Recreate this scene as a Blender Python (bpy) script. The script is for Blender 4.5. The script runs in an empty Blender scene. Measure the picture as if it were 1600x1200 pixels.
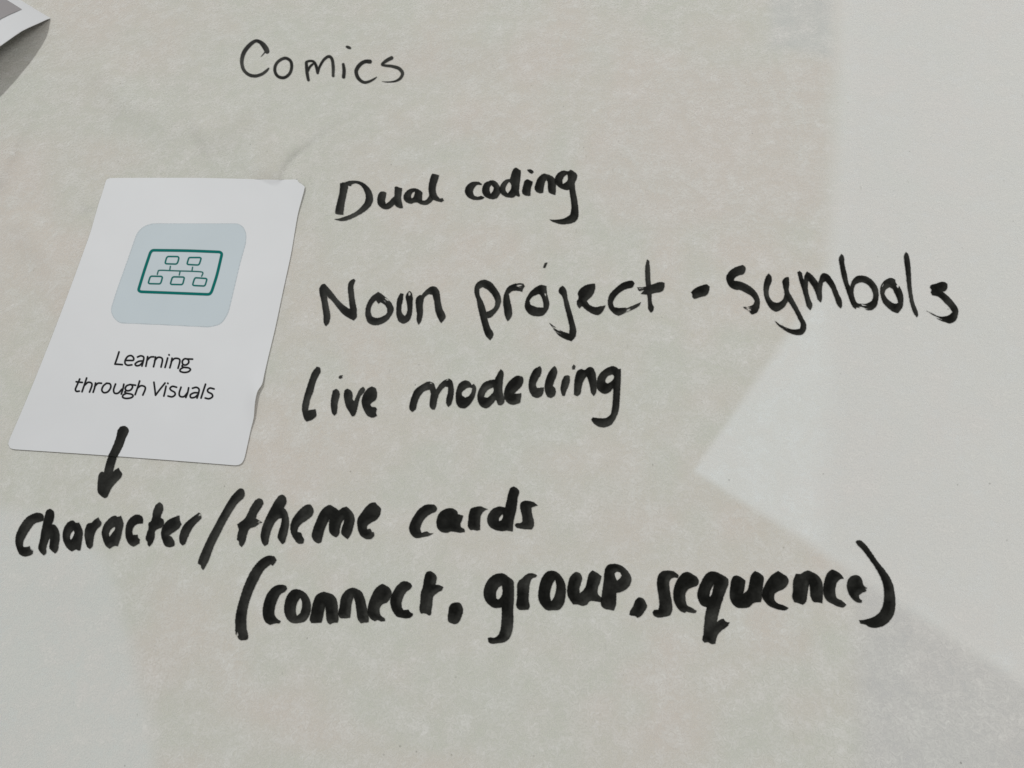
import bpy, math
import numpy as np

# ------------------------------------------------------------------ camera, light, exposure
sc = bpy.context.scene
F, D = 1155.0, 0.36                      # focal length (1600 px wide photograph), distance to the sheet in metres
Zc = np.array([-.12, .46, .88]); Zc /= np.linalg.norm(Zc)
Yc = np.array([0., 1., 0.]) - Zc[1] * Zc; Yc /= np.linalg.norm(Yc)
Xc = np.cross(Yc, Zc)
R = np.array([Xc, Yc, Zc]); CAM = D * R @ np.array([0., 0., 1.])

cd = bpy.data.cameras.new('camera'); cam = bpy.data.objects.new('camera', cd)
sc.collection.objects.link(cam); sc.camera = cam
from mathutils import Matrix, Vector
m = Matrix([[*R[i], CAM[i]] for i in range(3)] + [[0, 0, 0, 1]]); cam.matrix_world = m
cd.sensor_fit = 'HORIZONTAL'; cd.sensor_width = 36.0; cd.lens = 36.0 * F / 1600.0
cd.clip_start = 0.01; cd.clip_end = 100.0

wd = bpy.data.worlds.new('World'); sc.world = wd; wd.use_nodes = True
bg = wd.node_tree.nodes['Background']
bg.inputs[0].default_value = (1.0, 0.98, 0.965, 1); bg.inputs[1].default_value = 0.292

def lamp(name, loc, size, power, col):
    l = bpy.data.lights.new(name, 'AREA'); l.shape = 'DISK'; l.size = size; l.energy = power; l.color = col
    o = bpy.data.objects.new(name, l); sc.collection.objects.link(o); o.location = loc
    o.rotation_euler = (-Vector(loc)).to_track_quat('-Z', 'Y').to_euler()
    return o
lamp('ceiling_lamp', (-3.3, 3.3, 4.67), 0.16, 170.0, (0.975, 1.0, 0.985))
lamp('fill_light', (1.7, 0.25, 1.5), 0.9, 13.0, (0.98, 1.0, 1.0))  # unseen soft fill, added to brighten the right side of the paper
sc.view_settings.view_transform = 'Standard'; sc.view_settings.look = 'None'
sc.view_settings.exposure = 0.0; sc.view_settings.gamma = 1.0

# ------------------------------------------------------------------ drawing coordinates
# Sheet coordinates u, v run over the table plane; (u, v) -> metres through one fixed homography.
def place(u, v, h=0.0):
    u = np.asarray(u, float); v = np.asarray(v, float); h = np.asarray(h, float) + 0 * u
    d = np.stack([(u - 800) / F, -(v - 600) / F, -np.ones_like(u)], -1) @ R.T
    t = (h - CAM[2]) / d[..., 2]
    return CAM + t[..., None] * d

def vnoise(x, y, seed=0):
    xi = np.floor(x).astype(np.int64); yi = np.floor(y).astype(np.int64)
    fx = x - xi; fy = y - yi; fx = fx * fx * (3 - 2 * fx); fy = fy * fy * (3 - 2 * fy)
    def hsh(a, b):
        n = (a * 374761393 + b * 668265263 + seed * 69069 + 12345) & 0xffffffff
        n = ((n ^ (n >> 13)) * 1274126177) & 0xffffffff
        return ((n ^ (n >> 16)) & 0xffff) / 65535.0
    return ((hsh(xi, yi) * (1 - fx) + hsh(xi + 1, yi) * fx) * (1 - fy)
            + (hsh(xi, yi + 1) * (1 - fx) + hsh(xi + 1, yi + 1) * fx) * fy)

def path_dist(u, v, pts):
    """signed distance to an open polyline (positive on its left as drawn) and position 0..1 along it"""
    best = np.full(u.shape, 1e9); sg = np.ones(u.shape); tt = np.zeros(u.shape); n = len(pts) - 1
    for i in range(n):
        a = np.array(pts[i], float); b = np.array(pts[i + 1], float); e = b - a; L2 = e @ e
        t = np.clip(((u - a[0]) * e[0] + (v - a[1]) * e[1]) / L2, 0, 1)
        dx = u - a[0] - t * e[0]; dy = v - a[1] - t * e[1]; d = np.hypot(dx, dy)
        s = np.sign(e[1] * dx - e[0] * dy)
        k = d < best; best = np.where(k, d, best); sg = np.where(k, s, sg); tt = np.where(k, (i + t) / n, tt)
    return best * sg, tt

CREASES = [
    ([(560, 30), (700, 70), (860, 60), (1010, 100)], 1.8, 40),
    ([(620, 200), (760, 170), (880, 205)], 1.0, 30),  # path, height (mm), width (px)
    ([(434, 296), (446, 264), (458, 247), (474, 236), (496, 218), (530, 196), (575, 172)], 2.3, 17),
    ([(-20, 300), (0, 262), (22, 215), (46, 160), (66, 120), (84, 70)], 3.0, 17),
    ([(138, 330), (135, 318), (134, 300), (128, 282)], 1.0, 9),
    ([(300, 215), (345, 196), (400, 150), (450, 118)], 2.6, 34),
    ([(1338, 940), (1332, 1000), (1338, 1100), (1345, 1230)], 0.5, 26),
    ([(150, 90), (190, 150), (260, 190), (340, 200)], 2.4, 28),
    ([(20, 330), (70, 400), (96, 470)], 1.8, 24),
]
def height(u, v, creased=True):
    u = np.asarray(u, float); v = np.asarray(v, float)
    h = 1.2e-3 * vnoise(u / 420 + 3, v / 380 + 9, 1) + 0.6e-3 * vnoise(u / 130, v / 110, 2) + 0.06e-3 * vnoise(u / 34, v / 30, 3)
    for pts, A, w in (CREASES if creased else ()):
        P = np.array(pts); k = (u > P[:, 0].min() - 6 * w) & (u < P[:, 0].max() + 6 * w) & (v > P[:, 1].min() - 6 * w) & (v < P[:, 1].max() + 6 * w)
        if not k.any(): continue
        d, t = path_dist(u[k], v[k], pts)
        end = np.clip((1 - t) * 1.6, 0, 1) * np.clip(t * 9, 0, 1)
        g = (np.where(d > 0, (d / w) * np.exp(1 - d / w), 0.2 * (-d / w) * np.exp(1 + d / (w * .8))) if pts[0][0] == 434 else np.exp(-(d / w)**2))
        h[k] = h[k] + A * 1e-3 * g * end
    return h

# ------------------------------------------------------------------ materials
def material(name):
    mt = bpy.data.materials.new(name); mt.use_nodes = True; nt = mt.node_tree; nt.nodes.clear()
    def N(kind, **kw):
        n = nt.nodes.new(kind)
        for k, v in kw.items():
            if k.startswith('i_'):
                key = k[2:]; key = int(key) if key.isdigit() else key.replace('_', ' ')
                n.inputs[key].default_value = v
            else: setattr(n, k, v)
        return n
    return mt, nt, N, nt.links.new

def mathn(N, L, op, a, b=None, clamp=False):
    n = N('ShaderNodeMath', operation=op, use_clamp=clamp)
    for i, x in enumerate((a, b)):
        if x is None: continue
        if isinstance(x, (int, float)): n.inputs[i].default_value = x
        else: L(x, n.inputs[i])
    return n.outputs[0]

def ramp(N, L, src, lo, hi, a=0.0, b=1.0):
    n = N('ShaderNodeMapRange', clamp=True, i_1=lo, i_2=hi, i_3=a, i_4=b); L(src, n.inputs[0]); return n.outputs[0]

def mixc(N, L, f, a, b):
    n = N('ShaderNodeMix', data_type='RGBA')
    if isinstance(f, float): n.inputs[0].default_value = f
    else: L(f, n.inputs[0])
    for i, x in ((6, a), (7, b)):
        if isinstance(x, tuple): n.inputs[i].default_value = (*x, 1)
        else: L(x, n.inputs[i])
    return n.outputs[2]

def noise(N, L, co, scale, detail=2.0, rough=0.5, dist=0.0):
    n = N('ShaderNodeTexNoise', i_Scale=scale, i_Detail=detail, i_Roughness=rough, i_Distortion=dist); L(co, n.inputs['Vector']); return n.outputs[0]

def paper_material():
    mt, nt, N, L = material('translucent_layout_paper')
    co = N('ShaderNodeTexCoord').outputs['Object']
    fib = noise(N, L, co, 430.0, 4.0, 0.66, 1.3)        # clumped pulp
    fib2 = noise(N, L, co, 1500.0, 2.0, 0.6, 0.8)
    cloud = noise(N, L, co, 95.0, 3.0, 0.55, 0.3)
    big = noise(N, L, co, 24.0, 4.0, 0.6, 0.5)
    # thickness decides how much the table shows through
    op = mathn(N, L, 'ADD', ramp(N, L, fib, .30, .70, -.23, .23), ramp(N, L, cloud, .32, .68, -.16, .16))
    op = mathn(N, L, 'ADD', op, ramp(N, L, fib2, .3, .7, -.06, .06))
    op = mathn(N, L, 'ADD', op, .46, True)
    col = mixc(N, L, ramp(N, L, big, .35, .65), (.935, .905, .865), (.912, .905, .862))
    # specks in the pulp
    vo = N('ShaderNodeTexVoronoi', i_Scale=150.0); L(co, vo.inputs['Vector'])
    pick = N('ShaderNodeSeparateColor'); L(vo.outputs['Color'], pick.inputs[0])
    speck = mathn(N, L, 'MULTIPLY', ramp(N, L, vo.outputs['Distance'], .035, .075, 1, 0), ramp(N, L, pick.outputs[0], .74, .80))
    speck = mathn(N, L, 'MULTIPLY', speck, ramp(N, L, pick.outputs[1], 0, 1, .15, .75))
    mp = N('ShaderNodeMapping'); mp.inputs['Rotation'].default_value = (0, 0, 0.6); mp.inputs['Scale'].default_value = (1, .28, 1); L(co, mp.inputs['Vector'])
    v2 = N('ShaderNodeTexVoronoi', i_Scale=210.0); L(mp.outputs[0], v2.inputs['Vector'])
    p2 = N('ShaderNodeSeparateColor'); L(v2.outputs['Color'], p2.inputs[0])
    hair = mathn(N, L, 'MULTIPLY', ramp(N, L, v2.outputs['Distance'], .05, .12, .35, 0), ramp(N, L, p2.outputs[0], .90, .93))
    col = mixc(N, L, speck, col, (.12, .11, .09)); col = mixc(N, L, hair, col, (.5, .48, .42))
    # laid lines, faint and patchy
    wv = N('ShaderNodeTexWave', wave_type='BANDS', bands_direction='DIAGONAL', i_Scale=330.0, i_Distortion=.6); L(co, wv.inputs['Vector'])
    patch = noise(N, L, co, 34.0, 2.0)
    laid = mathn(N, L, 'MULTIPLY', wv.outputs['Fac'], ramp(N, L, patch, .5, .68, 0, 1))
    hgt = mathn(N, L, 'ADD', mathn(N, L, 'MULTIPLY', fib, .8), mathn(N, L, 'MULTIPLY', fib2, .45))
    hgt = mathn(N, L, 'ADD', hgt, mathn(N, L, 'MULTIPLY', laid, .12))
    bp = N('ShaderNodeBump', i_Strength=.10, i_Distance=.00012); L(hgt, bp.inputs['Height'])
    pb = N('ShaderNodeBsdfPrincipled', i_Roughness=.85); pb.inputs['Specular IOR Level'].default_value = .15
    L(col, pb.inputs['Base Color']); L(bp.outputs[0], pb.inputs['Normal'])
    tr = N('ShaderNodeBsdfTransparent'); mx = N('ShaderNodeMixShader'); L(op, mx.inputs[0]); L(tr.outputs[0], mx.inputs[1]); L(pb.outputs[0], mx.inputs[2])
    out = N('ShaderNodeOutputMaterial'); L(mx.outputs[0], out.inputs[0])
    return mt

def ink_material():
    mt, nt, N, L = material('black_marker_ink')
    co = N('ShaderNodeTexCoord').outputs['Object']
    at = N('ShaderNodeAttribute', attribute_name='ink').outputs['Fac']
    fine = noise(N, L, co, 1700.0, 2.0, .6, .5)
    a = mathn(N, L, 'SUBTRACT', at, mathn(N, L, 'MULTIPLY', ramp(N, L, fine, .3, .75), .004), True)
    thin = mathn(N, L, 'MULTIPLY', N('ShaderNodeAttribute', attribute_name='thin').outputs['Fac'], 1.9)
    thin = mathn(N, L, 'MULTIPLY', thin, ramp(N, L, noise(N, L, co, 900.0, 2.0, .6), .25, .75, .7, 1.3), True)
    pb = N('ShaderNodeBsdfPrincipled', i_Roughness=.55); L(mixc(N, L, thin, (.0045, .0045, .0036), (.15, .15, .135)), pb.inputs['Base Color'])
    pb.inputs['Specular IOR Level'].default_value = .07
    tr = N('ShaderNodeBsdfTransparent'); mx = N('ShaderNodeMixShader'); L(a, mx.inputs[0]); L(tr.outputs[0], mx.inputs[1]); L(pb.outputs[0], mx.inputs[2])
    L(mx.outputs[0], N('ShaderNodeOutputMaterial').inputs[0])
    return mt

def plain_material(name, c, rough=.6, spec=.2, grain=0.0, scale=700.0, attr=False, c2=None, big=20.0):
    mt, nt, N, L = material(name)
    co = N('ShaderNodeTexCoord').outputs['Object']
    pb = N('ShaderNodeBsdfPrincipled', i_Roughness=rough); pb.inputs['Specular IOR Level'].default_value = spec
    a = tuple(x * .985 for x in c); b = tuple(min(1, x * 1.015) for x in c)
    if c2: a, b = c, c2
    L(mixc(N, L, ramp(N, L, noise(N, L, co, big, 3.0, .55, .4), .32, .68), a, b), pb.inputs['Base Color'])
    if grain:
        bp = N('ShaderNodeBump', i_Strength=grain, i_Distance=.0001); L(noise(N, L, co, scale, 3.0, .6), bp.inputs['Height']); L(bp.outputs[0], pb.inputs['Normal'])
    sh = pb.outputs[0]
    if attr:
        at = N('ShaderNodeAttribute', attribute_name='ink').outputs['Fac']
        tr = N('ShaderNodeBsdfTransparent'); mx = N('ShaderNodeMixShader'); L(at, mx.inputs[0]); L(tr.outputs[0], mx.inputs[1]); L(sh, mx.inputs[2]); sh = mx.outputs[0]
    L(sh, N('ShaderNodeOutputMaterial').inputs[0])
    return mt

M_PAPER = paper_material(); M_INK = ink_material()
M_TABLE = plain_material('table_laminate', (.42, .36, .29), .5, .2)
def liner_material():
    mt, nt, N, L = material('liner_patches')
    at = N('ShaderNodeAttribute', attribute_name='tint')
    pb = N('ShaderNodeBsdfPrincipled', i_Roughness=.8); pb.inputs['Specular IOR Level'].default_value = .1
    L(at.outputs['Color'], pb.inputs['Base Color']); L(pb.outputs[0], N('ShaderNodeOutputMaterial').inputs[0])
    return mt
M_LINER = liner_material()
M_CARD = plain_material('white_card', (.78, .785, .80), .5, .25, .05, 900.0)
M_TILE = plain_material('pale_blue_print', (.645, .715, .755), .6, .08, attr=True)
M_TEAL = plain_material('teal_print', (.001, .17, .152), .6, .03, attr=True)
M_TEXT = plain_material('black_print', (.012, .012, .014), .6, .04, attr=True)
M_GREY = plain_material('grey_print', (.355, .34, .345), .5, .2, attr=True, c2=(.35, .325, .33))

# ------------------------------------------------------------------ shape building
def smooth_closed(pts, k=5, corner=52, straight=False):
    P = np.array(pts, float); n = len(P); prv = np.roll(P, 1, 0); nxt = np.roll(P, -1, 0)
    a = P - prv; b = nxt - P; la = np.linalg.norm(a, axis=1) + 1e-9; lb = np.linalg.norm(b, axis=1) + 1e-9
    ang = np.degrees(np.arccos(np.clip((a * b).sum(1) / la / lb, -1, 1)))
    wa, wb = (la**3, lb**3) if straight else (lb, la)      # printed shapes keep their long edges straight
    T = (a / la[:, None] * wa[:, None] + b / lb[:, None] * wb[:, None]) / (wa + wb)[:, None]
    T[ang > corner] = 0
    out = []
    for i in range(n):
        j = (i + 1) % n; L = lb[i]
        for s in np.arange(k) / k:
            h0 = 2 * s**3 - 3 * s**2 + 1; h1 = s**3 - 2 * s**2 + s; h2 = -2 * s**3 + 3 * s**2; h3 = s**3 - s**2
            out.append(h0 * P[i] + h1 * L * T[i] + h2 * P[j] + h3 * L * T[j])
    return np.array(out)

def smooth_open(pts, k=5):
    P = np.array(pts, float); P2 = np.vstack([2 * P[0] - P[1], P, 2 * P[-1] - P[-2]]); out = []
    for i in range(1, len(P2) - 2):
        p0, p1, p2, p3 = P2[i - 1:i + 3]
        for s in np.arange(k) / k:
            out.append(.5 * (2 * p1 + (p2 - p0) * s + (2 * p0 - 5 * p1 + 4 * p2 - p3) * s * s + (3 * p1 - p0 - 3 * p2 + p3) * s**3))
    out.append(P[-1]); return np.array(out)

def seg_field(X, Y, Q, closed, radii=None):
    n = len(Q); best = np.full(X.shape, 1e9); cross = np.zeros(X.shape, bool)
    for i in range(n if closed else n - 1):
        a = Q[i]; b = Q[(i + 1) % n]; e = b - a; L2 = e @ e + 1e-12
        t = np.clip(((X - a[0]) * e[0] + (Y - a[1]) * e[1]) / L2, 0, 1)
        d = np.hypot(X - a[0] - t * e[0], Y - a[1] - t * e[1])
        if radii is not None: d = d - (radii[i] * (1 - t) + radii[(i + 1) % n] * t)
        best = np.minimum(best, d)
        if radii is None and a[1] != b[1]:
            cross ^= ((a[1] > Y) != (b[1] > Y)) & (X < (b[0] - a[0]) * (Y - a[1]) / (b[1] - a[1]) + a[0])
    return np.where(cross, best, -best) if radii is None else -best

def march(X, Y, V, attrs, iso):
    """clip every grid triangle at V = iso; welded vertices, triangles and attributes"""
    P = np.stack([X, Y, V] + attrs, -1)
    a, b, c, d = P[:-1, :-1].reshape(-1, P.shape[-1]), P[:-1, 1:].reshape(-1, P.shape[-1]), P[1:, 1:].reshape(-1, P.shape[-1]), P[1:, :-1].reshape(-1, P.shape[-1])
    T = np.concatenate([np.stack([a, b, c], 1), np.stack([a, c, d], 1)]); ins = T[:, :, 2] > iso; n = ins.sum(1)
    out = [T[n == 3]]
    def lerp(p, q):
        t = ((iso - p[:, 2]) / (q[:, 2] - p[:, 2] + 1e-12))[:, None]; return p + (q - p) * t
    for cnt in (1, 2):
        S = T[n == cnt]; I = ins[n == cnt]
        for k in range(3):
            sel = I[:, k] if cnt == 1 else ~I[:, k]
            A, B, Cc = S[sel][:, k], S[sel][:, (k + 1) % 3], S[sel][:, (k + 2) % 3]
            if not len(A): continue
            AB, AC = lerp(A, B), lerp(A, Cc)
            if cnt == 1: out.append(np.stack([A, AB, AC], 1))
            else: out += [np.stack([AB, B, Cc], 1), np.stack([AB, Cc, AC], 1)]
    S = np.concatenate(out); flat = S.reshape(-1, S.shape[-1])
    key = np.round(flat[:, :2] * 200).astype(np.int64)
    _, idx, inv = np.unique(key, axis=0, return_index=True, return_inverse=True)
    F3 = inv.reshape(-1, 3); ok = (F3[:, 0] != F3[:, 1]) & (F3[:, 1] != F3[:, 2]) & (F3[:, 0] != F3[:, 2])
    return flat[idx], F3[ok][:, ::-1]

def link(name, me, mat, parent):
    me.materials.append(mat); o = bpy.data.objects.new(name, me); sc.collection.objects.link(o); o.parent = parent
    return o

def mesh_from(name, co, faces, mat, parent=None, ink=None, smooth=True):
    me = bpy.data.meshes.new(name); me.from_pydata(co.tolist(), [], [list(map(int, f)) for f in faces])
    if ink is not None:
        at = me.attributes.new('ink', 'FLOAT', 'POINT'); at.data.foreach_set('value', np.clip(ink, 0, 1).astype(np.float32))
    me.polygons.foreach_set('use_smooth', [smooth] * len(me.polygons)); me.update()
    return link(name, me, mat, parent)

def tag(o, label=None, cat=None, group=None, kind=None):
    for k, v in (('label', label), ('category', cat), ('group', group), ('kind', kind)):
        if v: o[k] = v
    return o

LIFT = 0.00016
def shape(name, mat, parent, frame, polys=(), holes=(), strokes=(), dry=(), light=(), res=.62, soft=1.1, ragged=.28, pool=True, surf=None, lift=LIFT, dens=None, corner=52, closed=False, maxd=1.0):
    """one flat printed or inked shape; frame = (u0, v0, scale) of the drawing coordinates"""
    u0, v0, s = frame
    cv = lambda pts: [(u0 + p[0] / s, v0 + p[1] / s) for p in pts]
    PP = [smooth_closed(cv(p), corner=corner, straight=not pool) for p in polys]; HH = [smooth_closed(cv(p)) for p in holes]
    SS = []
    for st in strokes:
        a = np.array([(u0 + p[0] / s, v0 + p[1] / s, p[2] / s / 2) for p in st])
        q = smooth_closed(a[:, :2], corner=corner, straight=not pool) if closed else smooth_open(a)
        r = np.full(len(q), a[0, 2]) if closed else q[:, 2]
        SS.append((q[:, :2], r))
    allp = np.vstack(PP + [q for q, _ in SS]); pad = 3.5 + (max(r.max() for _, r in SS) if SS else 0) + soft
    x0, y0 = allp.min(0) - pad; x1, y1 = allp.max(0) + pad
    X, Y = np.meshgrid(np.arange(x0, x1, res), np.arange(y0, y1, res))
    V = np.full(X.shape, -1e9)
    for q in PP: V = np.maximum(V, seg_field(X, Y, q, True))
    for q, r in SS: V = np.maximum(V, seg_field(X, Y, q, closed, r))
    for q in HH: V = np.minimum(V, -seg_field(X, Y, q, True))
    if ragged:
        V = V + ragged * 2 * (vnoise(X / 1.7, Y / 1.7, 5) - .5) + ragged * (vnoise(X / .8, Y / .8, 6) - .5)
    den = np.full(X.shape, maxd if dens is None else dens)
    if pool:
        k = max(1, int(round(4.5 / res)))
        far = np.roll(np.roll(V, -k, 1), -max(1, k * 2 // 3), 0)     # towards the lower right edge of the stroke
        den = den - .10 * np.clip(1 - far / 4.5, 0, 1.2) * vnoise(X / 26, Y / 26, 7)
        den = den - .13 * np.clip(vnoise(X / 19, Y / 19, 8) - .45, 0, 1) - .02 * vnoise(X / 3.2, Y / 3.2, 9)
    cover = np.ones(X.shape) if dens is None else np.full(X.shape, dens)
    for (x, y, r, amt) in light:
        d = np.hypot(X - u0 - x / s, Y - v0 - y / s) / (r / s); den = den - amt * np.clip(1.2 - d, 0, 1)
    for (x, y, r, ang, amt) in dry:
        d = np.hypot(X - u0 - x / s, Y - v0 - y / s) / (r / s); w = np.clip(1.25 - d, 0, 1) * 1.25
        ca, sa = math.cos(math.radians(ang)), math.sin(math.radians(ang))
        along = X * ca + Y * sa; across = -X * sa + Y * ca
        st = .75 * vnoise(along / 9, across / 1.05, 11) + .25 * vnoise(along / 2.2, across / .9, 12)
        cover = cover * (1 - np.clip((st - (1 - w * amt)) * 4.0, 0, .97))
    alpha = np.clip(V / soft + .5, 0, 1); alpha = alpha * alpha * (3 - 2 * alpha) * cover
    P, Fc = march(X, Y, V, [alpha, 1 - den], -soft / 2)
    h = (surf or height)(P[:, 0], P[:, 1])
    o = mesh_from(name, place(P[:, 0], P[:, 1], h + lift), Fc, mat, parent, P[:, 3])
    o.data.attributes.new('thin', 'FLOAT', 'POINT').data.foreach_set('value', np.clip(P[:, 4], 0, .5).astype(np.float32))
    return o
# ------------------------------------------------------------------ table and the sheets under the paper
def slab(name, x0, x1, y0, y1, z0, z1, mat):
    co = np.array([(x0, y0, z0), (x1, y0, z0), (x1, y1, z0), (x0, y1, z0), (x0, y0, z1), (x1, y0, z1), (x1, y1, z1), (x0, y1, z1)])
    return mesh_from(name, co, [(0, 3, 2, 1), (4, 5, 6, 7), (0, 1, 5, 4), (1, 2, 6, 5), (2, 3, 7, 6), (3, 0, 4, 7)], mat, smooth=False)
tag(slab('tabletop', -.95, .85, -.6, .75, -.036, -.006, M_TABLE), kind='structure')

# ------------------------------------------------------------------ the paper that covers the table
us = np.concatenate([np.linspace(-420, -40, 30), np.arange(-36, 1640, 4.5), np.linspace(1645, 2050, 30)])
vs = np.concatenate([np.linspace(-420, -40, 30), np.arange(-36, 1240, 4.5), np.linspace(1245, 1700, 30)])
U, V_ = np.meshgrid(us, vs); n0, n1 = U.shape
co = place(U, V_, height(U, V_)).reshape(-1, 3); ii = np.arange(n0 * n1).reshape(n0, n1)
q = np.stack([ii[1:, :-1], ii[1:, 1:], ii[:-1, 1:], ii[:-1, :-1]], -1).reshape(-1, 4)
PAPER = tag(mesh_from('layout_paper', co, q, M_PAPER), 'large thin grey white sheet of layout paper covered in black marker handwriting', 'paper')

# the liner under it: pale sheets and greyer patches, their colours kept per vertex
REGIONS = [   # outline, colour, softness of the edge as it shows through
    ([(1000, 110), (1300, 96), (1296, 200), (1286, 348), (1100, 354), (960, 352), (900, 250)], (.685, .635, .575), 50),
    ([(1200, -60), (1203, 74), (1300, 92), (1306, -60)], (.625, .635, .615), 26),
    ([(-260, 760), (60, 800), (140, 840), (172, 880), (190, 955), (214, 1050), (236, 1130), (252, 1260), (262, 1400), (-260, 1400)], (.715, .74, .72), 40),
    ([(1318, 905), (1336, 950), (1342, 1100), (1352, 1700), (2050, 1700), (2050, 1180), (1560, 1030), (1340, 880)], (.615, .61, .60), 60),  # darker soft-edged patch at the lower right
    ([(1084, 736), (1150, 641), (1232, 522), (1298, 424), (1310, 280), (1315, 130), (1309, -420), (2050, -420), (2050, 1355), (1560, 1040), (1320, 884)], (.825, .845, .84), 13),
    ([(1308, -420), (1314, 130), (1300, 260), (1293, 400), (1297, 560), (1288, 690), (1284, 830), (1282, 859), (1320, 884), (1560, 1040), (2050, 1355), (2050, -420)], (.765, .768, .755), 64),
]
w0 = np.clip((.6 * vnoise(U / 150, V_ / 140, 21) + .4 * vnoise(U / 52, V_ / 48, 22) - .3) / .4, 0, 1)[..., None]
rgb = np.array([.695, .64, .575]) * w0 + np.array([.64, .65, .575]) * (1 - w0)
a_prev = None
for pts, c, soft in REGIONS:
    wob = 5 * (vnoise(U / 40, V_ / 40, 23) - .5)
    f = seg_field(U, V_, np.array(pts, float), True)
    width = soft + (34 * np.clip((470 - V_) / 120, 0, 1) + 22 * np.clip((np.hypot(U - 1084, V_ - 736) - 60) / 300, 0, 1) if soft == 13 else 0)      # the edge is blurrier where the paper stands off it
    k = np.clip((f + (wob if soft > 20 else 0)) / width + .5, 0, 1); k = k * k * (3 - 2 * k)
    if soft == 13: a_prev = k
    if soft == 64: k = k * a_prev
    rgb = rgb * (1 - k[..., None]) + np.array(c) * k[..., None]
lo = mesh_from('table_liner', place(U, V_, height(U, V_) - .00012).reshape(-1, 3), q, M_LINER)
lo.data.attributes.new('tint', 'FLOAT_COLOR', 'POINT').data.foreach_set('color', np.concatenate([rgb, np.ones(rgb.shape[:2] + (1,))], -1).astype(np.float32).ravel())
tag(lo, 'liner of pale sheets and greyer patches over the table, showing faintly through the thin paper', 'liner')

def word(name, label, letters):
    w = bpy.data.objects.new(name, None); sc.collection.objects.link(w); w.parent = PAPER; w['label'] = label
    for kind, frame, kw in letters: shape(kind, M_INK, w, frame, **kw)
    return w
def mark(name, label, frame, **kw):
    o = shape(name, M_INK, PAPER, frame, **kw); o['label'] = label; return o
P_ = lambda *a, **k: dict(polys=[a[0]] if a and not isinstance(a[0][0][0], (tuple, list)) else a[0], **k)
def L(frame, polys, holes=(), **k): return ('letter', frame, dict(polys=polys, holes=holes, **k))
def S(frame, strokes, **k): return ('letter', frame, dict(strokes=strokes, **k))

# --- "Comics", thin pen
Z = (360, 50, 5.333); th = dict(pool=True, soft=1.5, ragged=.12)
word('handwritten_word', 'thin handwritten word "Comics"', [
    S(Z, [[(305,160,40),(296,140,44),(275,108,40),(245,82,30),(208,74,26),(160,108,32),(115,165,34),(95,235,30),(106,305,26),(148,352,26),(205,366,26),(262,350,24),(300,322,22),(318,303,12)], [(290,165,10),(270,188,8),(255,204,3)]], **th),
    S(Z, [[(460,217,24),(415,232,24),(378,272,28),(370,322,28),(395,368,26),(445,380,24),(488,352,26),(510,295,26),(500,240,24)]], closed=True, **th),
    S(Z, [[(632,255,24),(635,300,26),(641,355,26),(650,400,22)], [(632,248,18),(660,240,18),(692,246,20),(713,280,24),(727,340,22)], [(645,325,18),(662,290,20),(688,265,16)],
          [(727,338,20),(745,285,20),(780,228,22),(820,203,24),(846,225,24),(856,285,26),(856,365,22)]], **th),
    S(Z, [[(940,268,22),(947,320,28),(943,373,28)], [(970,122,18),(985,128,24),(997,133,18)]], **th),
    S(Z, [[(1162,246,34),(1120,246,30),(1076,275,32),(1048,325,30),(1064,382,28),(1110,418,24),(1155,412,20),(1195,392,15),(1218,375,7)]], **th),
    S(Z, [[(1343,215,30),(1300,238,28),(1264,268,20),(1285,278,20),(1340,284,24),(1402,302,28),(1434,342,26),(1415,385,22),(1370,410,15),(1310,416,9),(1265,412,4)]], **th)])

# --- "Dual coding"
Z = (500, 260, 8.0)
word('handwritten_word', 'handwritten word "Dual" with a tall open D', [
    L(Z, [[(250,210),(300,198),(345,205),(352,235),(335,330),(315,430),(300,520),(290,605),(235,600),(190,590),(192,540),(215,440),(238,340),(248,260)],
          [(300,203),(350,184),(420,176),(500,188),(570,225),(630,290),(662,380),(655,450),(610,520),(540,575),(450,625),(360,665),(285,682),(240,678),(180,660),(240,648),(330,620),(430,575),(510,510),(560,440),(572,380),(555,310),(520,250),(480,220),(430,212),(395,228),(388,245),(345,238)]], light=[(480,570,120,.05),(620,330,70,.03)]),
    L(Z, [[(760,315),(800,312),(832,328),(825,370),(812,430),(822,465),(860,440),(900,395),(925,375),(930,320),(935,255),(955,250),(985,262),(1025,270),(1022,330),(1015,400),(1025,460),(1040,520),(1000,522),(960,505),(930,475),(900,505),(860,530),(810,535),(755,510),(720,460),(715,420),(725,360)]]),
    L(Z, [[(1155,272),(1215,280),(1260,305),(1282,325),(1275,370),(1278,425),(1310,425),(1345,395),(1368,355),(1390,370),(1410,420),(1385,450),(1330,478),(1270,475),(1200,448),(1130,465),(1070,440),(1042,390),(1055,340),(1100,295)]], [[(1165,320),(1185,315),(1180,350),(1160,390),(1140,395),(1140,360)]]),
    L(Z, [[(1400,90),(1450,98),(1490,110),(1470,180),(1450,250),(1448,310),(1470,370),(1500,402),(1530,395),(1550,425),(1525,442),(1475,436),(1415,415),(1375,375),(1355,290),(1362,210),(1380,140)]], light=[(1440,180,80,.02)])])
Z = (720, 250, 8.0)
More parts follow.
